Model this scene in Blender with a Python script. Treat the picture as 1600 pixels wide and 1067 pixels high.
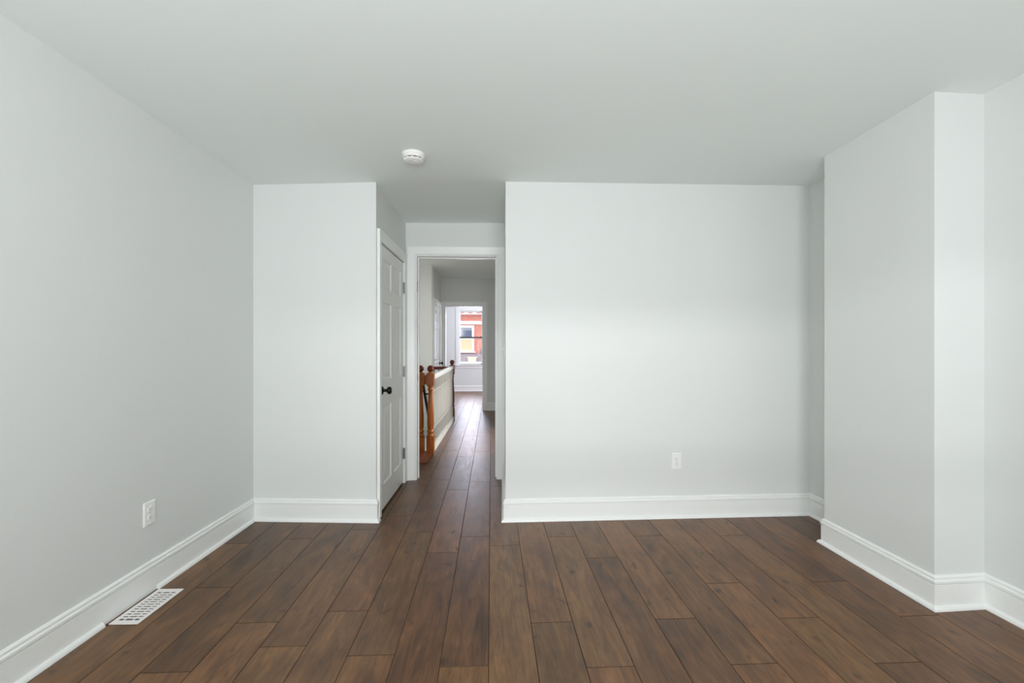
import bpy, bmesh, math, random
from mathutils import Vector, Matrix
random.seed(7)
C = bpy.context.scene.collection
for o in list(bpy.data.objects): bpy.data.objects.remove(o)

# ------------------------------------------------------------ camera, world, lights, exposure
F_PX = 690.0
YAW = math.atan(32 / F_PX)
cd = bpy.data.cameras.new('camera'); cam = bpy.data.objects.new('camera', cd); C.objects.link(cam)
cd.sensor_width = 36; cd.lens = F_PX / 1600 * 36; cd.clip_start = .05; cd.clip_end = 200
cam.location = (0, 0, 1.25); cam.rotation_euler = (math.pi / 2, 0, -YAW)
cd.shift_y = (543 - 533.5) / 1600
bpy.context.scene.camera = cam
vs = bpy.context.scene.view_settings
vs.view_transform = 'Standard'; vs.look = 'None'; vs.gamma = 1; vs.use_curve_mapping = False
vs.exposure = -0.51
cy = bpy.context.scene.cycles
cy.max_bounces = 16; cy.diffuse_bounces = 10; cy.glossy_bounces = 4; cy.transparent_max_bounces = 12
cy.sample_clamp_indirect = 8

w = bpy.data.worlds.new('sky'); bpy.context.scene.world = w; w.use_nodes = True
bg = w.node_tree.nodes['Background']; bg.inputs[0].default_value = (.93, .96, 1, 1); bg.inputs[1].default_value = 3.0

def area(name, loc, size, power, rot, color=(1, 1, 1), spread=180):
    d = bpy.data.lights.new(name, 'AREA'); d.shape = 'RECTANGLE'; d.size, d.size_y = size
    d.energy = power; d.color = color; d.spread = math.radians(spread)
    o = bpy.data.objects.new(name, d); C.objects.link(o); o.location = loc; o.rotation_euler = rot
    return o
R90 = math.pi / 2
# daylight coming in at the two front windows behind the camera (facing +y)
DAY = (.93, .965, 1.0)
REAR_Y = -1.5
for wx, k in ((-.62, .8), (.40, 1.1)):
    area('front_window_daylight', (wx, REAR_Y + .03, 1.45), (.75, 1.45), 30 * k, (R90, 0, 0), DAY)
    # added upward fill at the same windows, to brighten the ceiling
    area('ceiling_fill', (wx, REAR_Y + .04, 1.3), (.75, 1.1), 54 * k, (math.radians(138), 0, 0), DAY, 150)
# open sky above the roofs across the front street, shining in under the window heads
area('front_sky_gap', (-3.5, REAR_Y - 9, 3.45), (9, .5), 560, (math.radians(83), 0, 0), (.97, .97, 1.0), 120)
# daylight of the far back room: its end window (facing -y) and an added unseen side fill (facing -x)
area('back_window_daylight', (-.59, 12.6, 1.53), (.62, 1.45), 52, (-R90, 0, 0), (.80, .82, 1))
area('back_room_fill', (1.75, 11.0, 1.5), (1.0, 1.5), 98, (R90, 0, R90), (.88, .87, 1))
# added fill for the dark hallway, from an unseen side room on its right
area('hall_fill', (2.2, 5.35, 1.45), (1.1, 1.5), 118, (R90, 0, R90), (1, .985, .95))

# ------------------------------------------------------------ materials
def new_mat(name):
    m = bpy.data.materials.new(name); m.use_nodes = True
    nt = m.node_tree; return m, nt, nt.nodes['Principled BSDF']
def srgb(r, g, b):
    f = lambda c: c / 12.92 if c <= .04045 else ((c + .055) / 1.055) ** 2.4
    return (f(r / 255), f(g / 255), f(b / 255), 1)
def plain(name, col, rough=.5, metal=0, noise=.03, scale=30, bump=0, bscale=200):
    m, nt, p = new_mat(name)
    tc = nt.nodes.new('ShaderNodeTexCoord'); n = nt.nodes.new('ShaderNodeTexNoise'); n.inputs['Scale'].default_value = scale
    n.inputs['Detail'].default_value = 4
    nt.links.new(tc.outputs['Object'], n.inputs['Vector'])
    mx = nt.nodes.new('ShaderNodeMix'); mx.data_type = 'RGBA'
    mx.inputs[6].default_value = tuple(c * (1 - noise) for c in col[:3]) + (1,)
    mx.inputs[7].default_value = tuple(min(1, c * (1 + noise)) for c in col[:3]) + (1,)
    nt.links.new(n.outputs['Fac'], mx.inputs[0]); nt.links.new(mx.outputs[2], p.inputs['Base Color'])
    p.inputs['Roughness'].default_value = rough; p.inputs['Metallic'].default_value = metal
    if bump:
        n2 = nt.nodes.new('ShaderNodeTexNoise'); n2.inputs['Scale'].default_value = bscale
        nt.links.new(tc.outputs['Object'], n2.inputs['Vector'])
        b = nt.nodes.new('ShaderNodeBump'); b.inputs['Strength'].default_value = bump; b.inputs['Distance'].default_value = .002
        nt.links.new(n2.outputs['Fac'], b.inputs['Height']); nt.links.new(b.outputs[0], p.inputs['Normal'])
    return m
M = {}
M['wall'] = plain('wall_paint', srgb(222, 224, 222), .55, noise=.008, scale=1.5, bump=.05)
M['ceiling'] = plain('ceiling_paint', srgb(235, 241, 239), .8, noise=.008, scale=1.5, bump=.05)
M['trim'] = plain('trim_paint', srgb(238, 239, 237), .35, noise=.005)
M['rail_paint'] = plain('cream_grey_rail_paint', srgb(188, 185, 180), .45)
M['plastic'] = plain('white_plastic', srgb(240, 240, 238), .35, noise=.005)
M['register'] = plain('register_enamel', srgb(240, 234, 232), .4, noise=.01)
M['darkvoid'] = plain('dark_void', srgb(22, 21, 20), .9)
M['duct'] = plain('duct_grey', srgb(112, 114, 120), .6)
M['slot'] = plain('slot_grey', srgb(160, 158, 155), .7)
M['black_metal'] = plain('black_metal', srgb(28, 27, 26), .28, metal=.6)
M['rail_shade'] = plain('backlit_rail_grey', srgb(70, 66, 66), .6)  # shade colour for the backlit meeting rails
M['steel'] = plain('satin_steel', srgb(150, 150, 148), .4, metal=.9)
M['facade_white'] = plain('exterior_white_paint', srgb(245, 245, 248), .6)
M['shingle'] = plain('porch_shingle', srgb(160, 150, 160), .9, noise=.15, scale=8)
M['blind'] = plain('cream_blind', srgb(226, 205, 168), .7)
M['cream'] = plain('cream_paint', srgb(236, 228, 208), .7)
M['asphalt'] = plain('asphalt', srgb(110, 110, 115), .9, noise=.1)
M['carpet'] = plain('stair_paint', srgb(150, 120, 95), .8)

def wood(name, c1, c2, rough, axis=2, scale=6):
    m, nt, p = new_mat(name)
    tc = nt.nodes.new('ShaderNodeTexCoord'); mp = nt.nodes.new('ShaderNodeMapping')
    s = [scale * 6] * 3; s[axis] = scale * .6; mp.inputs['Scale'].default_value = s
    n = nt.nodes.new('ShaderNodeTexNoise'); n.inputs['Scale'].default_value = 1; n.inputs['Detail'].default_value = 5; n.inputs['Distortion'].default_value = .6
    r = nt.nodes.new('ShaderNodeValToRGB'); r.color_ramp.elements[0].position = .3; r.color_ramp.elements[1].position = .7
    r.color_ramp.elements[0].color = c1; r.color_ramp.elements[1].color = c2
    nt.links.new(tc.outputs['Object'], mp.inputs[0]); nt.links.new(mp.outputs[0], n.inputs['Vector'])
    nt.links.new(n.outputs['Fac'], r.inputs[0]); nt.links.new(r.outputs[0], p.inputs['Base Color'])
    p.inputs['Roughness'].default_value = rough
    return m
M['oak'] = wood('orange_stained_wood', srgb(140, 72, 18), srgb(190, 106, 34), .3)
M['oak_y'] = wood('orange_stained_nosing', srgb(104, 50, 20), srgb(140, 72, 32), .4, axis=0)
M['cherry'] = wood('dark_red_stained_wood', srgb(84, 28, 18), srgb(118, 44, 28), .3, axis=0)

# brick
def brick_mat():
    m, nt, p = new_mat('pale_red_brick')
    tc = nt.nodes.new('ShaderNodeTexCoord'); mp = nt.nodes.new('ShaderNodeMapping'); mp.inputs['Rotation'].default_value = (R90, 0, 0)
    b = nt.nodes.new('ShaderNodeTexBrick'); b.inputs['Color1'].default_value = srgb(214, 124, 104); b.inputs['Color2'].default_value = srgb(200, 108, 92)
    b.inputs['Mortar'].default_value = srgb(226, 190, 180); b.inputs['Scale'].default_value = 1
    b.inputs['Brick Width'].default_value = .22; b.inputs['Row Height'].default_value = .08; b.inputs['Mortar Size'].default_value = .01
    nt.links.new(tc.outputs['Object'], mp.inputs[0]); nt.links.new(mp.outputs[0], b.inputs[0]); nt.links.new(b.outputs[0], p.inputs['Base Color'])
    p.inputs['Roughness'].default_value = .9
    return m
M['brick'] = brick_mat()

def floor_mat():
    m, nt, p = new_mat('brown_wood_plank_floor')
    N = nt.nodes.new; L = nt.links.new
    at = N('ShaderNodeAttribute'); at.attribute_name = 'plank'           # r,g,b random per plank
    sep = N('ShaderNodeSeparateColor'); L(at.outputs['Color'], sep.inputs[0])
    tc = N('ShaderNodeTexCoord')
    off = N('ShaderNodeCombineXYZ'); 
    mu = N('ShaderNodeMath'); mu.operation = 'MULTIPLY'; mu.inputs[1].default_value = 37; L(sep.outputs[1], mu.inputs[0])
    L(mu.outputs[0], off.inputs[0]); L(mu.outputs[0], off.inputs[1])
    add = N('ShaderNodeVectorMath'); add.operation = 'ADD'; L(tc.outputs['Object'], add.inputs[0]); L(off.outputs[0], add.inputs[1])
    def noise(scale, det, dist, rough=.55):
        mp = N('ShaderNodeMapping'); mp.inputs['Scale'].default_value = scale; L(add.outputs[0], mp.inputs[0])
        n = N('ShaderNodeTexNoise'); n.inputs['Scale'].default_value = 1; n.inputs['Detail'].default_value = det
        n.inputs['Distortion'].default_value = dist; n.inputs['Roughness'].default_value = rough
        L(mp.outputs[0], n.inputs['Vector']); return n.outputs['Fac']
    fine = noise((110, 7, 1), 6, .8, .7); mid = noise((17, 2.2, 1), 5, 2.0, .65); blot = noise((6, 3.0, 1), 3, .8)
    knot = noise((14, 8, 1), 1.5, .3)
    r = N('ShaderNodeValToRGB'); e = r.color_ramp.elements
    e[0].position = .34; e[0].color = FL1; e[1].position = .68; e[1].color = FL3
    k = r.color_ramp.elements.new(.5); k.color = FL2
    def math_(op, a, b):
        n = N('ShaderNodeMath'); n.operation = op
        for i, q in enumerate((a, b)):
            if isinstance(q, (int, float)): n.inputs[i].default_value = q
            else: L(q, n.inputs[i])
        return n.outputs[0]
    v = math_('ADD', math_('MULTIPLY', mid, .45), math_('ADD', math_('MULTIPLY', fine, .25), math_('MULTIPLY', blot, .3)))
    v = math_('ADD', v, math_('MULTIPLY', math_('SUBTRACT', sep.outputs[0], .5), .10))
    L(v, r.inputs[0])
    # knots
    kr = N('ShaderNodeMapRange'); kr.inputs[1].default_value = .66; kr.inputs[2].default_value = .78; L(knot, kr.inputs[0])
    mx = N('ShaderNodeMix'); mx.data_type = 'RGBA'; L(kr.outputs[0], mx.inputs[0]); L(r.outputs[0], mx.inputs[6]); mx.inputs[7].default_value = FLK
    # hue variation: redder / olive planks
    hv = N('ShaderNodeMix'); hv.data_type = 'RGBA'; hv.blend_type = 'MULTIPLY'; hv.inputs[0].default_value = 1
    tr = N('ShaderNodeValToRGB'); tr.color_ramp.elements[0].color = (.95, 1.0, .93, 1); tr.color_ramp.elements[1].color = (1.04, .97, .98, 1)
    L(sep.outputs[2], tr.inputs[0]); L(mx.outputs[2], hv.inputs[6]); L(tr.outputs[0], hv.inputs[7])
    L(hv.outputs[2], p.inputs['Base Color'])
    rr = N('ShaderNodeMapRange'); p.inputs['Specular IOR Level'].default_value = .62; rr.inputs[3].default_value = .30; rr.inputs[4].default_value = .50; L(mid, rr.inputs[0]); L(rr.outputs[0], p.inputs['Roughness'])
    b = N('ShaderNodeBump'); b.inputs['Strength'].default_value = .12; b.inputs['Distance'].default_value = .001; L(fine, b.inputs['Height']); L(b.outputs[0], p.inputs['Normal'])
    return m
FL1, FL2, FL3, FLK = srgb(56, 34, 15), srgb(98, 65, 35), srgb(136, 96, 58), srgb(44, 26, 15)
M['floor'] = floor_mat()
M['seam'] = plain('dark_plank_seam', srgb(26, 17, 12), .9)

def glass(name, tint=(1, 1, 1, 1), refl=.004):
    m, nt, p = new_mat(name); nt.nodes.remove(p)
    t = nt.nodes.new('ShaderNodeBsdfTransparent'); t.inputs[0].default_value = tint
    g = nt.nodes.new('ShaderNodeBsdfGlossy'); g.inputs['Roughness'].default_value = .02
    mx = nt.nodes.new('ShaderNodeMixShader'); mx.inputs[0].default_value = refl
    nt.links.new(t.outputs[0], mx.inputs[1]); nt.links.new(g.outputs[0], mx.inputs[2])
    nt.links.new(mx.outputs[0], nt.nodes['Material Output'].inputs[0]); return m
M['glass'] = glass('window_glass')
M['darkglass'] = plain('dark_pane', srgb(95, 104, 128), .1)

# ------------------------------------------------------------ mesh helpers
def obj(name, bm, mat, parent=None, smooth=False, bevel=0):
    me = bpy.data.meshes.new(name); bmesh.ops.recalc_face_normals(bm, faces=bm.faces[:]); bm.to_mesh(me); bm.free()
    if smooth:
        for p in me.polygons: p.use_smooth = True
    me.materials.append(mat)
    o = bpy.data.objects.new(name, me); C.objects.link(o)
    if parent: o.parent = parent
    if bevel:
        b = o.modifiers.new('bevel', 'BEVEL'); b.width = bevel; b.segments = 2; b.limit_method = 'ANGLE'
        b.harden_normals = False
    return o
def empty(name, loc=(0, 0, 0), rz=0):
    o = bpy.data.objects.new(name, None); C.objects.link(o); o.location = loc; o.rotation_euler = (0, 0, rz); o.empty_display_size = .1
    return o
def tag(o, label, cat, kind=None, group=None):
    o['label'] = label; o['category'] = cat
    if kind: o['kind'] = kind
    if group: o['group'] = group
    return o
def box(bm, x0, x1, y0, y1, z0, z1):
    v = [bm.verts.new(p) for p in ((x0, y0, z0), (x1, y0, z0), (x1, y1, z0), (x0, y1, z0), (x0, y0, z1), (x1, y0, z1), (x1, y1, z1), (x0, y1, z1))]
    for f in ((0, 3, 2, 1), (4, 5, 6, 7), (0, 1, 5, 4), (1, 2, 6, 5), (2, 3, 7, 6), (3, 0, 4, 7)): bm.faces.new([v[i] for i in f])
def prism(bm, pts, z0, z1):
    a = [bm.verts.new((x, y, z0)) for x, y in pts]; b = [bm.verts.new((x, y, z1)) for x, y in pts]; n = len(pts)
    bm.faces.new(a[::-1]); bm.faces.new(b)
    for i in range(n): bm.faces.new((a[i], a[(i + 1) % n], b[(i + 1) % n], b[i]))
def lathe(bm, prof, seg=24, mat=None):
    """prof: (radius, z) list; mat: Matrix applied"""
    rings = []
    for r, z in prof:
        ring = []
        for i in range(seg):
            a = 2 * math.pi * i / seg; p = Vector((r * math.cos(a), r * math.sin(a), z))
            ring.append(bm.verts.new(mat @ p if mat else p))
        rings.append(ring)
    for a, b in zip(rings, rings[1:]):
        for i in range(seg): bm.faces.new((a[i], a[(i + 1) % seg], b[(i + 1) % seg], b[i]))
    bm.faces.new(rings[0][::-1]); bm.faces.new(rings[-1])
def bar(bm, p0, p1, w_, h_):
    """rectangular bar between two points"""
    p0 = Vector(p0); p1 = Vector(p1); d = (p1 - p0).normalized(); s = d.cross(Vector((0, 0, 1))).normalized(); u = s.cross(d)
    q = []
    for p in (p0, p1):
        for a, b in ((-1, -1), (1, -1), (1, 1), (-1, 1)): q.append(bm.verts.new(p + s * a * w_ / 2 + u * b * h_ / 2))
    for f in ((0, 3, 2, 1), (4, 5, 6, 7), (0, 1, 5, 4), (1, 2, 6, 5), (2, 3, 7, 6), (3, 0, 4, 7)): bm.faces.new([q[i] for i in f])
def B(*boxes):
    bm = bmesh.new()
    for b in boxes: box(bm, *b)
    return bm
def mitres(pts):
    ns = []
    for a, b in zip(pts, pts[1:]):
        d = Vector((b[0] - a[0], b[1] - a[1])).normalized(); ns.append(Vector((d.y, -d.x)))
    out = [ns[0]]
    for n1, n2 in zip(ns, ns[1:]): out.append((n1 + n2) / (1 + n1.dot(n2)))
    out.append(ns[-1]); return out
def sweep(bm, p0, p1, m0, m1, prof):
    a = [bm.verts.new((p0[0] + m0.x * d, p0[1] + m0.y * d, z)) for d, z in prof]
    b = [bm.verts.new((p1[0] + m1.x * d, p1[1] + m1.y * d, z)) for d, z in prof]
    n = len(prof)
    for i in range(n): bm.faces.new((a[i], a[(i + 1) % n], b[(i + 1) % n], b[i]))
    bm.faces.new(a[::-1]); bm.faces.new(b)
BASE = [(0, 0), (.013, 0), (.013, .116), (.010, .118), (.010, .1195), (.0145, .121), (.0165, .126), (.0165, .136), (.013, .140), (.009, .1415), (.009, .144), (.011, .1455), (.011, .152), (.006, .158), (0, .16)]
SHOE = [(.012, 0)] + [(.012 + .018 * math.cos(a), .021 * math.sin(a)) for a in [i * math.pi / 12 for i in range(7)]]
def baseboard(pts, names):
    ms = mitres(pts)
    for i, (nm, lab, gap) in enumerate(names):
        if nm is None: continue
        bm = bmesh.new(); sweep(bm, pts[i], pts[i + 1], ms[i], ms[i + 1], BASE)
        o = obj(nm, bm, M['trim']); tag(o, lab, 'baseboard', 'structure')
        runs = [(0, 1)] if not gap else [(0, gap[0]), (gap[1], 1)]
        P0 = Vector(pts[i]); P1 = Vector(pts[i + 1]); n = ms[i] if abs(ms[i].length - 1) < 1e-6 else None
        d = (P1 - P0).normalized(); nn = Vector((d.y, -d.x))
        for a, b in runs:
            bm = bmesh.new()
            sweep(bm, P0.lerp(P1, a), P0.lerp(P1, b), ms[i] if a == 0 else nn, ms[i + 1] if b == 1 else nn, SHOE)
            obj('shoe_molding', bm, M['trim'], o)

# ------------------------------------------------------------ the setting: room shell
XL0, XL1 = -1.838, -1.725           # left wall x at the rear wall and at the far corner
YBL, YBL2 = 3.285, 3.213            # back wall left of the passage
XC0, XC1 = -.828, -.808             # passage left side
YD = 4.21                           # door wall at the end of the passage
XR0, XR1 = .101, .126               # passage right side
YBR0, YBR1 = 3.181, 3.205           # back wall right of the passage
XR = 2.385                          # right wall
BX, BY0, BY1 = 2.12, 2.02, 2.72    # chimney breast
HT = 2.60
WT = .12
def wallp(name, label, polys, z0=-.1, z1=HT, extra=None):
    bm = bmesh.new()
    for p in polys: prism(bm, p, z0, z1)
    if extra:
        for e in extra: prism(bm, e[0], e[1], e[2])
    return tag(obj(name, bm, M['wall']), label, 'wall', 'structure')
wallp('wall_left', 'pale grey painted wall along the left side of the room', [[(XL0, REAR_Y), (XL1, YBL), (XL1 - .12, YBL + .0), (XL0 - .12, REAR_Y)]])
wallp('wall_back_left', 'narrow pale grey back wall piece left of the passage', [[(XL1 - .12, YBL + .001), (XL1, YBL), (XC0, YBL2), (XC0 + .0005, YBL2 + .03), (XC0 - .1, YBL2 + .12), (XL1 - .12, YBL + .12)]])
# passage left wall with the closet door opening
DY0, DY1 = 3.325, 4.115             # closet door slab along y
def px(y): return XC0 + (XC1 - XC0) * (y - YBL2) / (YD - YBL2)
wallp('wall_passage_left', 'short passage wall holding the white six panel closet door',
      [[(px(YBL2 + .03), YBL2 + .03), (px(DY0 - .02), DY0 - .02), (px(DY0) - .1, DY0 - .02), (px(YBL2) - .1, YBL2 + .12)],
       [(px(DY1 + .02), DY1 + .02), (XC1, YD), (XC1 - .1, YD), (px(DY1) - .1, DY1 + .02)]],
      extra=[([(px(DY0 - .02), DY0 - .02), (px(DY1 + .02), DY1 + .02), (px(DY1 + .02) - .1, DY1 + .02), (px(DY0 - .02) - .1, DY0 - .02)], 2.05, HT)])
# closet behind the door (a dark shallow box so nothing is open to the outside)
tag(obj('wall_closet', B((-1.62, XC0 - .101, 4.11, 4.2, -.1, HT), (-1.66, -1.62, 3.33, 4.2, -.1, HT)), M['wall']), 'inside wall of the closet behind the white panel door', 'wall', 'structure')
# door wall
OX0, OX1, OZ = -.720, .062, 2.130     # doorway opening
wallp('wall_doorway', 'pale grey wall around the open doorway at the end of the passage',
      [[(-1.85, YD), (OX0, YD), (OX0, YD + WT), (-1.85, YD + WT)], [(OX1, YD - .01), (.35, YD - .02), (.35, YD + WT), (OX1, YD + WT)]],
      z1=2.75, extra=[([(OX0, YD), (OX1, YD - .01), (OX1, YD + WT), (OX0, YD + WT)], OZ, 2.75)])
wallp('wall_back_right', 'wide pale grey back wall right of the passage', [[(XR0, YBR0), (XR, YBR1), (XR + .12, YBR1 + .12), (XR0 + .1, YBR0 + .12), (XR0 + .0005, YBR0 + .03)]])
wallp('wall_passage_right', 'thin end-on grey wall forming the right side of the passage', [[(XR0 + .0006, YBR0 + .0301), (XR0 + .1, YBR0 + .1201), (XR1 + .1, YD - .021), (XR1, YD - .021)]])
wallp('wall_right', 'pale grey right side wall behind and before the chimney breast', [[(XR, REAR_Y), (XR, YBR1), (XR + .12, YBR1 + .12), (XR + .12, REAR_Y)]])
wallp('wall_chimney_breast', 'projecting pale grey chimney breast on the right wall', [[(BX, BY0), (BX, BY1), (XR, BY1), (XR, BY0 + .012)]])
# rear wall with two windows, behind the camera
ZS, ZH = .7, 2.2
def rearpieces():
    xs = [XL0 - .1, -1.02, -.22, 0, .80, XR + .12]
    out = []
    for i in range(5):
        x0, x1 = xs[i], xs[i + 1]
        if i in (1, 3): out += [(x0, x1, REAR_Y - .2, REAR_Y, -.1, ZS), (x0, x1, REAR_Y - .2, REAR_Y, ZH, HT)]
        else: out.append((x0, x1, REAR_Y - .2, REAR_Y, -.1, HT))
    return out
tag(obj('wall_rear', B(*rearpieces()), M['wall']), 'front wall of the house behind the camera with two windows', 'wall', 'structure')

# ceiling: an old, slightly out-of-level plane
def cz(x, y): return 2.453 + .008 * x - .012 * (y - 2.5)
bm = bmesh.new()
cp = [(-2.0, REAR_Y - .2), (2.55, REAR_Y - .2), (2.55, YD + .05), (-2.0, YD + .05)]
lo = [bm.verts.new((x, y, cz(x, y))) for x, y in cp]; hi = [bm.verts.new((x, y, 2.75)) for x, y in cp]
bm.faces.new(lo); bm.faces.new(hi[::-1])
for i in range(4): bm.faces.new((lo[i], lo[(i + 1) % 4], hi[(i + 1) % 4], hi[i]))
tag(obj('ceiling', bm, M['ceiling']), 'plain white painted ceiling of the empty room and passage', 'ceiling', 'structure')

# hall and back room shell
HX = .22; HZ = 2.62; HE = 8.80; JY = 7.40; JX = -1.0
FO0, FO1, FOZ = -.925, -.166, 2.08
FW = 12.71
wallp('wall_hall_right', 'grey wall along the right side of the hallway', [[(HX, YD + WT), (HX + .1, YD + WT), (HX + .1, 5.15), (HX, 5.15)], [(HX, 6.75), (HX + .1, 6.75), (HX + .1, HE), (HX, HE)]], z1=2.8,
      extra=[([(HX, 5.15), (HX + .1, 5.15), (HX + .1, 6.75), (HX, 6.75)], 2.1, 2.8)])  # unseen opening added so the hall fill light can shine through
tag(obj('wall_added_side_room', B((2.3, 2.4, YD + WT, HE + .12, -.1, 2.8), (HX + .1, 2.3, YD, YD + WT, -.1, 2.8), (HX + .1, 2.3, HE, HE + .12, -.1, 2.8)), M['wall']), 'walls of the unseen side room added for the hallway fill light', 'wall', 'structure')  # unseen room shell added around the hall fill light
wallp('wall_stair_left', 'wall on the far left side of the stairwell', [[(-1.75, YD + WT), (-1.65, YD + WT), (-1.65, JY), (-1.75, JY)]], z0=-2.8, z1=2.8)
wallp('wall_stair_end', 'light grey wall facing the doorway above the stairwell', [[(-1.75, JY), (JX - .1, JY), (JX - .1, JY + .1), (-1.75, JY + .1)]], z0=-.25, z1=2.8)
wallp('wall_hall_left', 'shaded grey wall beyond the stairwell with a white panel door', [[(JX - .1, JY), (JX, JY), (JX, 7.745), (JX - .1, 7.745)], [(JX - .1, 8.665), (JX, 8.665), (JX, HE), (JX - .1, HE)]],
      z0=-.25, z1=2.8, extra=[([(JX - .1, 7.745), (JX, 7.745), (JX, 8.665), (JX - .1, 8.665)], 2.05, 2.8)])
wallp('wall_hall_end', 'grey wall at the hallway end around the opening to the back room', [[(-1.2, HE), (FO0, HE), (FO0, HE + .12), (-1.2, HE + .12)], [(FO1, HE), (HX + .1, HE), (HX + .1, HE + .12), (FO1, HE + .12)]],
      z1=2.8, extra=[([(FO0, HE), (FO1, HE), (FO1, HE + .12), (FO0, HE + .12)], FOZ, 2.8)])
tag(obj('ceiling_hall', B((-1.8, 2.4, YD + WT, HE, HZ, 2.8)), M['ceiling']), 'dim ceiling of the hallway beyond the doorway', 'ceiling', 'structure')
tag(obj('ceiling_back_room', B((-2.7, 2.0, HE + .12, FW + .1, 2.6, 2.8)), M['ceiling']), 'ceiling of the bright back room', 'ceiling', 'structure')
WX0, WX1, WZ0, WZ1 = -.935, -.245, .755, 2.315       # far window opening
tag(obj('wall_back_room_end', B((-2.7, WX0, FW, FW + .15, -.1, 2.8), (WX1, 2.0, FW, FW + .15, -.1, 2.8), (WX0, WX1, FW, FW + .15, -.1, WZ0), (WX0, WX1, FW, FW + .15, WZ1, 2.8)), M['wall']),
    'pale lavender lit wall with the window at the far end of the back room', 'wall', 'structure')
tag(obj('wall_back_room_left', B((-2.7, -2.6, HE + .12, FW, -.1, 2.8), (-2.7, -1.2, HE, HE + .12, -.1, 2.8)), M['wall']), 'left wall of the back room hidden beside the opening', 'wall', 'structure')
tag(obj('wall_back_room_right', B((1.8, 1.9, HE + .12, FW, -.1, 2.8)), M['wall']), 'right wall of the back room hidden behind the hallway wall', 'wall', 'structure')

# floor: separate planks with dark seams, joints staggered as laid
PW, PL, X0 = .191, 1.19, -.012
phase = {0: .41, -1: .55, -2: .33, -3: .63, -4: .94, -5: .70, -6: .87, -7: .57, -8: 1.18, 1: .81, 2: .52, 3: .22, 4: .81, 5: .51, 6: 1.10, 7: .79, 8: .49, 9: 1.09, 10: .78}
bm = bmesh.new(); lay = bm.loops.layers.float_color.new('plank')
G = .0014
def clip_rects(x0, x1, y0, y1):
    # stairwell opening cut out of the floor
    hx0, hx1, hy0, hy1 = -1.66, -.77, 5.33, 7.56
    if x1 <= hx0 or x0 >= hx1 or y1 <= hy0 or y0 >= hy1: return [(x0, x1, y0, y1)]
    out = []
    if y0 < hy0: out.append((x0, x1, y0, hy0))
    if y1 > hy1: out.append((x0, x1, hy1, y1))
    ya, yb = max(y0, hy0), min(y1, hy1)
    if x0 < hx0: out.append((x0, hx0, ya, yb))
    if x1 > hx1: out.append((hx1, x1, ya, yb))
    return out
for k in range(-16, 15):
    ph = phase.get(k, random.random() * PL); x0 = X0 + PW * k; x1 = x0 + PW
    y = ph - PL * 4
    while y < FW + .1:
        ya, yb = max(y, REAR_Y - .15), min(y + PL, FW + .1)
        col = (random.random(), random.random(), random.random(), 1)
        if yb > ya + .01 and not (x1 > 2.6) and (x0 > -1.95 or ya > 7.6):
            for (a, b, c_, d_) in clip_rects(x0, x1, ya, yb):
                a += G; b -= G; c_ += G; d_ -= G
                if b - a < .005 or d_ - c_ < .005: continue
                e = .0012
                lo = [bm.verts.new(p) for p in ((a, c_, -.001), (b, c_, -.001), (b, d_, -.001), (a, d_, -.001))]
                hi = [bm.verts.new(p) for p in ((a + e, c_ + e, 0), (b - e, c_ + e, 0), (b - e, d_ - e, 0), (a + e, d_ - e, 0))]
                fs = [bm.faces.new(hi)] + [bm.faces.new((lo[i], lo[(i + 1) % 4], hi[(i + 1) % 4], hi[i])) for i in range(4)]
                for f in fs:
                    for l in f.loops: l[lay] = col
        y += PL
fl = obj('floor', bm, M['floor']); tag(fl, 'brown wood plank floor running from the room through the hallway', 'floor', 'structure')
obj('subfloor', B((-2.9, -1.66, REAR_Y - .2, FW + .1, -.1, -.0012), (-.77, 2.6, REAR_Y - .2, FW + .1, -.1, -.0012), (-1.66, -.77, REAR_Y - .2, 5.33, -.1, -.0012), (-1.66, -.77, 7.56, FW + .1, -.1, -.0012)), M['seam'], fl)

# baseboards
ly = REAR_Y
frac = lambda y: (y - ly) / (YBL - ly)
baseboard([(XL0, ly), (XL1, YBL), (XC0, YBL2), (px(3.236), 3.236)],
          [('baseboard_left', 'tall white baseboard along the left wall beside the floor register', (frac(2.058), frac(2.372))),
           ('baseboard_back_left', 'white baseboard on the short back wall left of the passage', None),
           ('baseboard_passage_left', 'stub of white baseboard wrapping the corner beside the closet door casing', None)])
baseboard([(XR1, YD - .021), (XR0, YBR0), (XR, YBR1), (XR, BY1), (BX, BY1), (BX, BY0), (XR, BY0 + .012), (XR, ly)],
          [('baseboard_passage_right', 'white baseboard seen edge-on inside the right side of the passage', None),
           ('baseboard_back_right', 'long white baseboard under the wide right back wall', None),
           ('baseboard_niche', 'white baseboard in the recess behind the chimney breast', None),
           ('baseboard_breast_far', 'baseboard hidden on the far side of the chimney breast', None),
           ('baseboard_breast', 'white baseboard along the chimney breast face', None),
           ('baseboard_breast_return', 'short white baseboard on the near return of the chimney breast', None),
           ('baseboard_right', 'white baseboard on the right wall nearest the camera', None)])
baseboard([(HX, 5.15), (HX, YD + WT)], [('baseboard_hall_right', 'baseboard along the hallway right wall', None)])
baseboard([(FO1 + .07, HE), (HX, HE)], [('baseboard_hall_end', 'white baseboard on the hallway end wall right of the opening', None)])
baseboard([(-2.6, FW), (1.8, FW)], [('baseboard_back_room', 'white baseboard under the window of the back room', None)])

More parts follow.
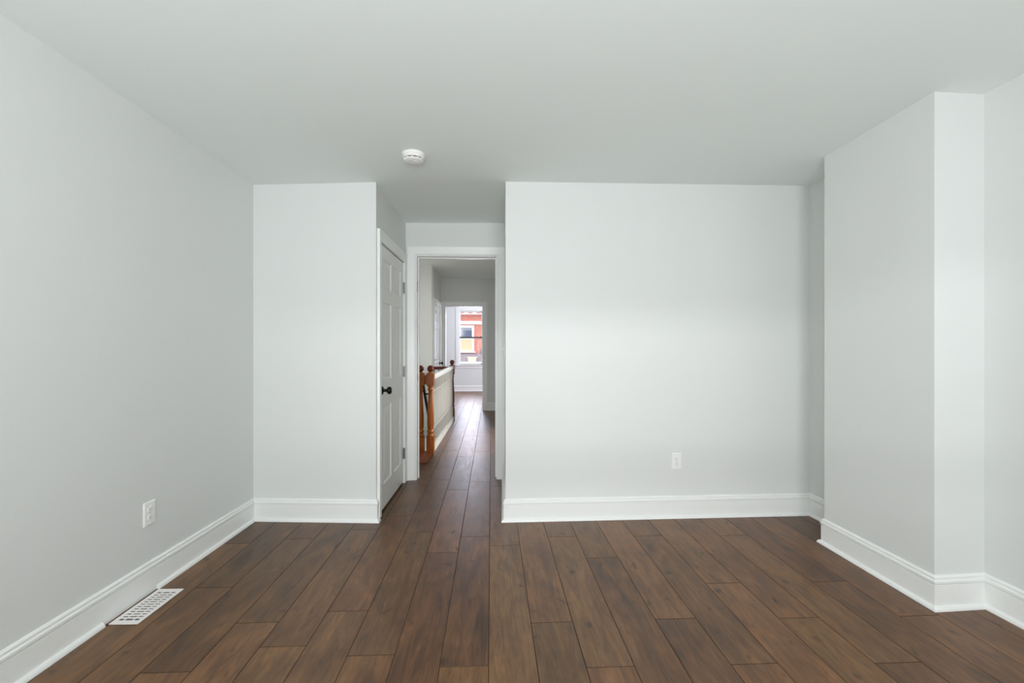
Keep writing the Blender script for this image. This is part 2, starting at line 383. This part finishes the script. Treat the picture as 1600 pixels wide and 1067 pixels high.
# ------------------------------------------------------------ casings (trim)
def casing_prof(w_=.088):   # across width u (0 = inner edge), thickness t
    return [(0, 0), (0, .010), (.006, .013), (.012, .013), (.015, .010), (.05, .014), (.07, .019), (.080, .021), (w_, .021), (w_, 0)]
def casing(bm, path, plane, prof):
    """path: three legs (open U) as points in (s,z) on a wall; plane(s,z,t) -> xyz. outward = away from opening"""
    pts = path; ns = []
    for a, b in zip(pts, pts[1:]):
        d = Vector((b[0] - a[0], b[1] - a[1])).normalized(); ns.append(Vector((-d.y, d.x)))
    ms = [ns[0]] + [(n1 + n2) / (1 + n1.dot(n2)) for n1, n2 in zip(ns, ns[1:])] + [ns[-1]]
    for i in range(len(pts) - 1):
        r = []
        for j in (i, i + 1):
            r.append([bm.verts.new(plane(pts[j][0] + ms[j].x * u, pts[j][1] + ms[j].y * u, t)) for u, t in prof])
        n = len(prof)
        for q in range(n): bm.faces.new((r[0][q], r[0][(q + 1) % n], r[1][(q + 1) % n], r[1][q]))
        bm.faces.new(r[0][::-1]); bm.faces.new(r[1])
# closet door casing on the passage left wall
def plane_c(s, z, t): return (px(s) + t, s, z)
bm = bmesh.new(); casing(bm, [(DY0 - .006, 0), (DY0 - .006, 2.036), (DY1 + .006, 2.036), (DY1 + .006, 0)], plane_c, casing_prof(.078))
t1 = tag(obj('trim_1', bm, M['trim']), 'white moulded casing around the six panel closet door', 'door trim', 'structure')
bm = bmesh.new()
box(bm, px(DY0) - .099, px(DY0) + .0, DY0 - .019, DY0 - .003, 0, 2.035); box(bm, px(DY1) - .099, px(DY1), DY1 + .003, DY1 + .019, 0, 2.035); box(bm, px(DY0) - .099, px(DY0), DY0 - .019, DY1 + .019, 2.035, 2.049)
obj('door_jamb', bm, M['trim'], t1)
# doorway casing and jamb
def yd(s): return YD - .01 * (s - OX0) / (OX1 - OX0)
def plane_d(s, z, t): return (s, yd(s) - t, z)
bm = bmesh.new(); casing(bm, [(OX0 + .008, 0), (OX0 + .008, OZ - .008), (OX1 - .008, OZ - .008), (OX1 - .008, 0)], plane_d, casing_prof(.074))
t2 = tag(obj('trim_2', bm, M['trim']), 'white casing around the open doorway into the hallway', 'door trim', 'structure')
obj('door_jamb', B((OX0 + .0005, OX0 + .016, YD - .002, YD + WT + .003, 0, OZ - .0005), (OX1 - .016, OX1 - .0005, YD - .012, YD + WT + .003, 0, OZ - .0005), (OX0 + .016, OX1 - .016, YD - .002, YD + WT + .003, OZ - .016, OZ - .0005),
                   (OX0 + .016, OX0 + .026, YD + .06, YD + .09, 0, OZ - .016), (OX1 - .026, OX1 - .016, YD + .06, YD + .09, 0, OZ - .016), (OX0 + .026, OX1 - .026, YD + .06, YD + .09, OZ - .026, OZ - .016)), M['trim'], t2)
obj('strike_plate', B((OX0 + .0159, OX0 + .0175, YD + .02, YD + .05, .93, 1.0)), M['steel'], t2)
obj('hinge', B((OX0 + .0159, OX0 + .0175, YD + .0, YD + .03, 1.78, 1.88)), M['steel'], t2)
def plane_d2(s, z, t): return (s, YD + WT + t, z)
bm = bmesh.new(); casing(bm, [(OX0 + .008, 0), (OX0 + .008, OZ - .008), (OX1 - .008, OZ - .008), (OX1 - .008, 0)], plane_d2, casing_prof(.074))
obj('hall_side_casing', bm, M['trim'], t2)
# far opening casing
def plane_f(s, z, t): return (s, HE - t, z)
bm = bmesh.new(); casing(bm, [(FO0, 0), (FO0, FOZ), (FO1, FOZ), (FO1, 0)], plane_f, casing_prof(.072))
t3 = tag(obj('trim_3', bm, M['trim']), 'white casing around the far opening into the back room', 'door trim', 'structure')
obj('door_jamb', B((FO0, FO0 + .015, HE - .002, HE + .122, 0, FOZ - .001), (FO1 - .015, FO1, HE - .002, HE + .122, 0, FOZ - .001), (FO0 + .015, FO1 - .015, HE - .002, HE + .122, FOZ - .016, FOZ - .001)), M['trim'], t3)

# ------------------------------------------------------------ panel doors
def door_slab(W, H, th, panels, zb=.016):
    """slab in local coords: width along +y from 0, face toward +x at x=0, back at -th"""
    bm = bmesh.new()
    ys = sorted({0, W} | {p[0] for p in panels} | {p[1] for p in panels}); zs = sorted({zb, H} | {p[2] for p in panels} | {p[3] for p in panels})
    for a, b in zip(ys, ys[1:]):
        for c_, d_ in zip(zs, zs[1:]):
            inside = any(p[0] <= a and b <= p[1] and p[2] <= c_ and d_ <= p[3] for p in panels)
            if not inside: box(bm, -th, 0, a, b, c_, d_)
    bmesh.ops.remove_doubles(bm, verts=bm.verts[:], dist=1e-5)
    dd = {}
    for f in bm.faces: dd.setdefault(tuple(sorted(v.index for v in f.verts)), []).append(f)
    bm.verts.index_update(); dd = {}
    for f in bm.faces: dd.setdefault(tuple(sorted(v.index for v in f.verts)), []).append(f)
    bmesh.ops.delete(bm, geom=[f for l in dd.values() if len(l) > 1 for f in l], context='FACES_ONLY')
    for (a, b, c_, d_) in panels:
        lv = [(0, 0.0), (.010, -.009), (.022, -.009), (.045, -.003)]
        for side in (1, -1):
            rings = []
            for ins, dep in lv:
                x = dep if side == 1 else -th - dep
                rings.append([bm.verts.new((x, yy, zz)) for yy, zz in ((a + ins, c_ + ins), (b - ins, c_ + ins), (b - ins, d_ - ins), (a + ins, d_ - ins))])
            for r0, r1 in zip(rings, rings[1:]):
                for i in range(4): bm.faces.new((r0[i], r0[(i + 1) % 4], r1[(i + 1) % 4], r1[i]))
            bm.faces.new(rings[-1])
    return bm
def six_panels(W):
    m_, c_ = .105, .10; a = (W - 2 * m_ - c_) / 2
    cols = ((m_, m_ + a), (m_ + a + c_, W - m_))
    return [(y0, y1, z0, z1) for y0, y1 in cols for z0, z1 in ((.20, .80), (1.00, 1.60), (1.71, 1.93))]
def knob(parent, y, z, x=0):
    mt = Matrix.Translation((x, y, z)) @ Matrix.Rotation(R90, 4, 'Y')
    bm = bmesh.new(); lathe(bm, [(.001, 0), (.032, 0), (.032, .004), (.026, .008), (.013, .010), (.011, .030), (.013, .036), (.024, .042), (.029, .052), (.028, .062), (.020, .070), (.001, .072)], 28, mt)
    obj('door_knob', bm, M['black_metal'], parent, smooth=True)
def hinge(parent, y, z, x=0):
    bm = bmesh.new(); mt = Matrix.Translation((x + .006, y, z)); lathe(bm, [(.002, -.052), (.0065, -.048), (.0065, .048), (.002, .052)], 12, mt)
    box(bm, x - .002, x + .003, y - .028, y + .028, z - .045, z + .045); obj('hinge', bm, M['steel'], parent)
ang = -math.atan((XC1 - XC0) / (YD - YBL2))
d1 = empty('door_1', (px(DY0) - .004, DY0, 0), ang); tag(d1, 'closed white six panel closet door with a black knob in the passage', 'door', 'structure')
obj('door_slab', door_slab(DY1 - DY0, 2.03, .035, six_panels(DY1 - DY0)), M['trim'], d1, bevel=.0015)
knob(d1, .065, .925)
for z in (.275, 1.03, 1.80): hinge(d1, DY1 - DY0 + .003, z, .004)
# hallway door
def plane_h(s, z, t): return (JX + t, s, z)
bm = bmesh.new(); casing(bm, [(7.76, 0), (7.76, 2.035), (8.65, 2.035), (8.65, 0)], plane_h, casing_prof(.07))
t4 = tag(obj('trim_4', bm, M['trim']), 'white casing around the small hallway door beyond the stairs', 'door trim', 'structure')
obj('door_jamb', B((JX - .099, JX, 7.746, 7.762, 0, 2.035), (JX - .099, JX, 8.648, 8.664, 0, 2.035), (JX - .099, JX, 7.746, 8.664, 2.035, 2.049)), M['trim'], t4)
d2 = empty('door_2', (JX - .004, 7.77, 0)); tag(d2, 'white six panel door in the hallway beyond the stair railing', 'door', 'structure')
obj('door_slab', door_slab(.87, 2.03, .035, six_panels(.87)), M['trim'], d2)
knob(d2, .80, .95)

# ------------------------------------------------------------ windows
def window(n, x0, x1, z0, z1, yin, sgn, label, meet):
    """opening in a wall whose room face is y=yin; sgn=+1: outside is +y"""
    r = tag(empty('window_%d' % n, ((x0 + x1) / 2, yin, z0)), label, 'window', 'structure'); ox, oz = (x0 + x1) / 2, z0
    w_ = (x1 - x0) / 2; h_ = z1 - z0
    Y = lambda a, b: (min(sgn * a, sgn * b), max(sgn * a, sgn * b))
    def bb(a, b, c_, d_, e, f): ya, yb = Y(c_, d_); return (a, b, ya, yb, e, f)
    cw = .085
    obj('casing', B(bb(-w_ - cw, -w_, -.018, 0, -.0, h_ + cw), bb(w_, w_ + cw, -.018, 0, 0, h_ + cw), bb(-w_, w_, -.018, 0, h_, h_ + cw)), M['trim'], r, bevel=.003)
    obj('sill', B(bb(-w_ - cw - .02, w_ + cw + .02, -.05, .06, -.025, 0)), M['trim'], r, bevel=.004)
    obj('apron', B(bb(-w_ - cw, w_ + cw, -.014, 0, -.095, -.025)), M['trim'], r)
    obj('window_frame', B(bb(-w_, -w_ + .02, 0, .12, 0, h_), bb(w_ - .02, w_, 0, .12, 0, h_), bb(-w_ + .02, w_ - .02, 0, .12, h_ - .02, h_), bb(-w_ + .02, w_ - .02, .06, .12, 0, .015)), M['trim'], r)
    m_ = meet - z0
    for nm, za, zb, ya in (('upper_sash', m_ - .02, h_ - .02, .075), ('lower_sash', .015, m_ + .02, .042)):
        s = .024
        o = obj(nm, B(bb(-w_ + .02, -w_ + .02 + s, ya, ya + .03, za, zb), bb(w_ - .02 - s, w_ - .02, ya, ya + .03, za, zb), bb(-w_ + .02 + s, w_ - .02 - s, ya, ya + .03, zb - s, zb), bb(-w_ + .02 + s, w_ - .02 - s, ya, ya + .03, za, za + s)), M['trim'], r)
        if nm == 'lower_sash': obj('backlit_rail_shade', B(bb(-w_ + .021, w_ - .021, ya - .003, ya + .034, zb - .026, zb + .010)), M['rail_shade'], o)  # dark strip over the meeting rails, their backlit shade put in as colour
        obj('glass', B(bb(-w_ + .02 + s, w_ - .02 - s, ya + .013, ya + .016, za + s, zb - s)), M['glass'], o)
window(1, WX0, WX1, WZ0, WZ1, FW, 1, 'white sash window at the far end of the back room', 1.53)
window(2, -1.02, -.22, ZS, ZH, REAR_Y, -1, 'left of the two front windows behind the camera', 1.45)
window(3, 0, .80, ZS, ZH, REAR_Y, -1, 'right of the two front windows behind the camera', 1.45)

# ------------------------------------------------------------ smoke detector
sd = empty('smoke_detector', (-.482, 2.76, cz(-.482, 2.76))); tag(sd, 'round white smoke detector on the ceiling before the passage', 'smoke detector')
bm = bmesh.new(); lathe(bm, [(.001, .001), (.069, .001), (.069, -.012), (.067, -.015), (.001, -.015)], 48); obj('base_ring', bm, M['plastic'], sd)
bm = bmesh.new(); lathe(bm, [(.001, -.015), (.064, -.015), (.064, -.026), (.061, -.029), (.001, -.029)], 48); obj('housing', bm, M['plastic'], sd, smooth=False)
bm = bmesh.new(); lathe(bm, [(.001, -.029), (.050, -.029), (.050, -.037), (.001, -.037)], 48); obj('dark_vent', bm, M['darkvoid'], sd)
rib = None
for i in range(10):
    if rib is None: rib = o = obj('vent_rib', B((.050, .059, -.0025, .0025, -.037, -.029)), M['plastic'], sd)
    else: o = rib.copy(); C.objects.link(o); o.parent = sd
    o.rotation_euler = (0, 0, 2 * math.pi * (i + .5) / 10)
bm = bmesh.new(); lathe(bm, [(.001, -.037), (.060, -.037), (.058, -.042), (.049, -.046), (.020, -.0485), (.001, -.049)], 48); obj('cover', bm, M['plastic'], sd, smooth=True)
bm = bmesh.new(); lathe(bm, [(.001, -.049), (.011, -.049), (.010, -.051), (.001, -.051)], 20, Matrix.Translation((.012, -.012, 0))); obj('test_button', bm, M['plastic'], sd)

# ------------------------------------------------------------ outlets and switch
def outlet(name_loc, rz, label):
    r = tag(empty('electrical_outlet', name_loc, rz), label, 'outlet')
    # local: plate in xz plane facing -y
    bm = bmesh.new(); W_, H_ = .037, .060
    box(bm, -W_, W_, -.0035, 0, -H_, H_)
    q = [(-W_, -H_), (W_, -H_), (W_, H_), (-W_, H_)]
    a = [bm.verts.new((x, -.0035, z)) for x, z in q]; b = [bm.verts.new((x * .88, -.0065, z * .93)) for x, z in q]
    for i in range(4): bm.faces.new((a[i], a[(i + 1) % 4], b[(i + 1) % 4], b[i]))
    bm.faces.new(b); obj('cover_plate', bm, M['plastic'], r)
    for s in (-1, 1):
        bm = bmesh.new(); pts = []
        for i in range(24):
            an = 2 * math.pi * i / 24; pts.append((.0172 * math.cos(an), max(-.0135, min(.0135, .0172 * math.sin(an)))))
        A = [bm.verts.new((x, -.0064, s * .0197 + z)) for x, z in pts]; D = [bm.verts.new((x * .96, -.0092, s * .0197 + z * .96)) for x, z in pts]
        for i in range(24): bm.faces.new((A[i], A[(i + 1) % 24], D[(i + 1) % 24], D[i]))
        bm.faces.new(D); rec = obj('receptacle', bm, M['plastic'], r)
        bm = B((-.0075, -.0052, -.0096, -.009, s * .0197 - .001, s * .0197 + .008), (.0052, .0072, -.0096, -.009, s * .0197, s * .0197 + .007))
        lathe(bm, [(.0005, 0), (.0028, 0), (.0028, .0006), (.0005, .0006)], 12, Matrix.Translation((0, -.009, s * .0197 - .0065)) @ Matrix.Rotation(R90, 4, 'X'))
        obj('slot', bm, M['slot'], rec)
    bm = bmesh.new(); lathe(bm, [(.0005, 0), (.0035, 0), (.003, .0012), (.0005, .0015)], 14, Matrix.Translation((0, -.0064, 0)) @ Matrix.Rotation(R90, 4, 'X')); obj('screw', bm, M['slot'], r)
    return r
lang = math.atan((XL1 - XL0) / (YBL - REAR_Y))
def lx(y): return XL0 + (XL1 - XL0) * (y - REAR_Y) / (YBL - REAR_Y)
outlet((lx(2.338), 2.338, .405), R90 - lang, 'white duplex outlet on the left wall above the floor register')
outlet((1.362, YBR0 + (YBR1 - YBR0) * (1.362 - XR0) / (XR - XR0), .414), math.atan((YBR1 - YBR0) / (XR - XR0)), 'white duplex outlet low on the wide right back wall')
sw = tag(empty('light_switch', (.112, 3.72, 1.235), -R90 ), 'white light switch seen edge-on inside the passage right wall', 'light switch')
bm = B((-.035, .035, -.006, 0, -.057, .057)); obj('cover_plate', bm, M['plastic'], sw)
bm = B((-.005, .005, -.018, -.006, -.004, .010)); obj('toggle', bm, M['plastic'], sw)

# ------------------------------------------------------------ floor register (heating vent) by the left baseboard
VW, VL = .130, .290
fr = tag(empty('floor_register', (-1.655, 2.214, 0), -lang), 'white slotted metal floor register beside the left baseboard', 'floor vent')
bm = bmesh.new()
x0, x1, y0, y1 = -VW / 2, VW / 2, -VL / 2, VL / 2; ix0, ix1, iy0, iy1 = x0 + .019, x1 - .019, y0 + .026, y1 - .026
box(bm, x0, ix0, y0, y1, .0015, .0055); box(bm, ix1, x1, y0, y1, .0015, .0055); box(bm, ix0, ix1, y0, iy0, .0015, .0055); box(bm, ix0, ix1, iy1, y1, .0015, .0055)
obj('frame', bm, M['register'], fr, bevel=.001)
n = 12; pitch = (iy1 - iy0) / n
bm = bmesh.new()
for i in range(1, n): y = iy0 + i * pitch; bar(bm, (ix0, y, .0042), (ix1, y, .0042), .0112, .0014)
obj('louver', bm, M['register'], fr)
bm = bmesh.new()
for q in (.28, .72): xx = ix0 + (ix1 - ix0) * q; box(bm, xx - .003, xx + .003, iy0, iy1, .002, .0052)
obj('divider', bm, M['register'], fr)
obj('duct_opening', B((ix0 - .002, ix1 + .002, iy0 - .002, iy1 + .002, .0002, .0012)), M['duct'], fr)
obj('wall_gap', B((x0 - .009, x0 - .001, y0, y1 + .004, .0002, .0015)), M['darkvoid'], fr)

# ------------------------------------------------------------ stairs, newels, railing
def newel(parent, x, y):
    bm = bmesh.new(); s = .045
    box(bm, -s, s, -s, s, 0, .195); box(bm, -s, s, -s, s, .805, .945)
    lathe(bm, [(.030, .194), (.042, .20), (.044, .212), (.034, .222), (.032, .235), (.042, .248), (.043, .262), (.033, .274), (.030, .285), (.037, .30), (.040, .36), (.038, .46), (.032, .58), (.027, .68), (.025, .735), (.032, .742), (.036, .755), (.030, .768), (.028, .780), (.040, .795), (.040, .806)], 28)
    lathe(bm, [(.040, .944), (.034, .953), (.020, .960), (.018, .966)], 24)
    o = obj('newel_post', bm, M['oak'], parent, smooth=False); o.location = (x, y, 0)
    for p in o.data.polygons: p.use_smooth = len(p.vertices) == 4 and abs(p.normal.z) < .97 and p.area < .002
    bm = bmesh.new(); lathe(bm, [(.004, -.039)] + [(.040 * math.cos(a), .040 * math.sin(a)) for a in [(-72 + 12 * i) * math.pi / 180 for i in range(13)]] + [(.004, .0398)], 28, Matrix.Translation((0, 0, 1.0)))
    f = obj('finial', bm, M['cherry'], o, smooth=True)
    return o
NA = (-.722, 5.275); NB = (-.674, 7.605)
sr = tag(empty('stair_railing', (0, 0, 0)), 'stair railing with orange turned newels and white balusters beside the hallway floor', 'stair railing')
newel(sr, *NA); newel(sr, -.842, 5.285); nf = newel(sr, *NB)
nf.data.materials[0] = M['cherry']
def lerp(t): return (NA[0] + (NB[0] - NA[0]) * t, NA[1] + (NB[1] - NA[1]) * t)
a = lerp(.0200); b = lerp(.982)
bm = bmesh.new(); bar(bm, (*a, .898), (*b, .915), .058, .045); bar(bm, (*a, .868), (*b, .885), .036, .02); obj('handrail', bm, M['trim'], sr, bevel=.006)
bm = bmesh.new(); bar(bm, (*a, .088), (*b, .088), .045, .03); obj('bottom_rail', bm, M['rail_paint'], sr)
bm = bmesh.new(); bar(bm, (*a, .0365), (*b, .0365), .07, .073); obj('curb', bm, M['trim'], sr)
nb = 26
bal = None
for i in range(nb):
    t = (i + .7) / (nb + .4); p = lerp(t)
    if bal is None:
        bm = bmesh.new(); s = .016
        box(bm, -s, s, -s, s, .1, .25); box(bm, -s, s, -s, s, .74, .875)
        lathe(bm, [(.012, .249), (.016, .262), (.010, .275), (.015, .33), (.014, .45), (.010, .66), (.009, .70), (.015, .715), (.010, .728), (.014, .741)], 12)
        bal = obj('baluster', bm, M['rail_paint'], sr); o = bal
    else:
        o = bal.copy(); C.objects.link(o); o.parent = sr
    o.location = (p[0], p[1], 0)
bm = B((-.800, -.764, 5.26, 5.30, .815, .925)); obj('short_rail', bm, M['oak'], sr)
bm = bmesh.new(); bar(bm, (JX, 7.60, .90), (NB[0] - .045, 7.605, .90), .055, .05); obj('cross_rail', bm, M['cherry'], sr, bevel=.008)
for i in range(2):
    o = bal.copy(); C.objects.link(o); o.parent = sr; o.location = (-.80 - .1 * i, 7.603, 0)
bm = B((JX, NB[0] - .045, 7.575, 7.63, 0, .1)); obj('cross_curb', bm, M['trim'], sr)
tag(obj('trim_5', B((-1.64, -.70, 4.80, 5.345, .0005, .012)), M['oak_y'], bevel=.004), 'orange stained wood nosing at the top of the stairs', 'stair nosing', 'structure')
sc = tag(empty('staircase', (-1.2, 5.33, 0)), 'staircase descending to the left beyond the turned newel posts', 'staircase')
for i in range(11):
    y = .25 * i; z = -.19 * (i + 1)
    bm = B((-.449, .42, y, y + .28, z - .03, z)); obj('tread', bm, M['oak_y'], sc)
    bm = B((-.449, .42, y - .02 + .0, y + .0, z, z + .16)); obj('riser', bm, M['trim'], sc)
# stairwell lining
tag(obj('wall_stairwell_right', B((-.775, -.755, 5.33, 7.58, -2.8, -.101)), M['wall']), 'inner stairwell wall below the railing', 'wall', 'structure')
tag(obj('wall_stairwell_end', B((-1.75, -.755, 8.3, 8.4, -2.8, -.25), (-.775, -.755, 7.58, 8.4, -2.8, -.101)), M['wall']), 'wall at the bottom of the stairwell', 'wall', 'structure')
tag(obj('floor_lower', B((-1.75, -.755, 5.18, 8.4, -2.9, -2.8)), M['carpet']), 'lower floor at the foot of the stairs', 'floor', 'structure')
tag(obj('wall_stairwell_front', B((-1.75, -.755, 5.18, 5.27, -2.8, -.101)), M['wall']), 'stairwell wall under the landing', 'wall', 'structure')
hr = tag(empty('stair_handrail', (-.87, 5.5, .8)), 'black handrail sloping down the stairs between the two near newels', 'handrail')
bm = bmesh.new(); bar(bm, (.004, .12, .0), (-.050, 1.3, -.82), .035, .045); obj('rail', bm, M['black_metal'], hr, bevel=.008)
for t in (.15, .8):
    bm = bmesh.new(); x, y, z = .004 - .054 * t, .12 + 1.18 * t, -.82 * t - .02
    box(bm, x, .875 - .775 - .0, y - .01, y + .01, z - .02, z); obj('bracket', bm, M['black_metal'], hr)

# ------------------------------------------------------------ outside the far window
FY = 27.0
def fx(u): return (u - 768) / F_PX * FY
def fz(v): return 1.25 + (543 - v) / F_PX * FY
rh = tag(empty('brick_rowhouse', (0, FY, -3)), 'pale red brick house with white framed window across the street', 'house')
def part(name, bxs, mat, parent=rh, **k): return obj(name, B(*[(x0, x1, y0, y1, z0 + 3, z1 + 3) for x0, x1, y0, y1, z0, z1 in bxs]), mat, parent, **k)
part('wall', [(-9, 8, 0, 6, -3, 3.25)], M['brick'])
part('cornice', [(-9, 8, -.35, 0, 3.25, 3.62), (-9, 8, -.5, 0, 3.62, 3.75)], M['facade_white'])
den = None
for i in range(34):
    if den is None: den = o = obj('dentil', B((.1, .36, -.45, -.351, 6.32, 6.50)), M['brick'], rh)
    else: o = den.copy(); C.objects.link(o); o.parent = rh
    o.location = (-9 + .5 * i, 0, 0)
part('belt_course', [(-9, 8, -.12, 0, 2.66, 2.86)], M['facade_white'])
for j, xc in enumerate((-1.52, 1.7, -4.8)):
    wf = part('house_window', [(xc - .46, xc - .33, -.08, 0, 1.02, 2.60), (xc + .33, xc + .46, -.08, 0, 1.02, 2.60), (xc - .33, xc + .33, -.08, 0, 2.46, 2.60), (xc - .33, xc + .33, -.08, 0, 1.02, 1.08), (xc - .33, xc + .33, -.06, 0, 1.74, 1.80), (xc - .55, xc + .55, -.16, 0, .94, 1.02)], M['facade_white'])
    part('pane', [(xc - .33, xc + .33, -.02, -.001, 1.80, 2.46)], M['darkglass'], wf)
    part('blind', [(xc - .33, xc + .33, -.02, -.001, 1.08, 1.74)], M['blind'], wf)
bm = bmesh.new()
q = [bm.verts.new(p) for p in ((-9, -1.7, 3.42), (8, -1.7, 3.42), (8, 0, 3.9), (-9, 0, 3.9), (-9, -1.7, 3.10), (8, -1.7, 3.10), (8, 0, 3.10), (-9, 0, 3.10))]
for f in ((0, 1, 2, 3), (7, 6, 5, 4), (0, 4, 5, 1), (1, 5, 6, 2), (2, 6, 7, 3), (3, 7, 4, 0)): bm.faces.new([q[i] for i in f])
obj('porch_roof', bm, M['shingle'], rh)
part('gutter', [(-9, 8, -1.85, -1.7, .27, .44)], M['facade_white'])
bm = bmesh.new(); box(bm, -1.35, -.88, -1.6, -1.2, 3.40, 3.66); box(bm, -1.40, -.83, -1.66, -1.14, 3.66, 3.71); obj('roof_vent', bm, M['cream'], rh)
bm = bmesh.new()
pp = [(-.62, -.08, 9), (-.62, -.08, 4.1), (-.70, -.3, 3.9), (-.66, -.5, 3.5)]
for a_, b_ in zip(pp, pp[1:]): bar(bm, a_, (b_[0] + .0001, b_[1] + .0001, b_[2]), .08, .08)
bm.free()
bm = bmesh.new(); box(bm, -.68, -.60, -.16, -.05, 3.75, 4.15); box(bm, -.78, -.60, -.4, -.14, 3.6, 3.76); obj('downspout', bm, M['asphalt'], rh)
for xp in (-8.8, -3.9, 1.1, 6.2): part('porch_post', [(xp, xp + .2, -1.8, -1.6, -3, .1)], M['facade_white'])
tag(obj('ground', B((-40, 40, FW + .3, 60, -3.1, -3.0), (-40, 40, -30, REAR_Y - .3, -3.1, -3.0)), M['asphalt']), 'grey street below the windows', 'street', 'structure')
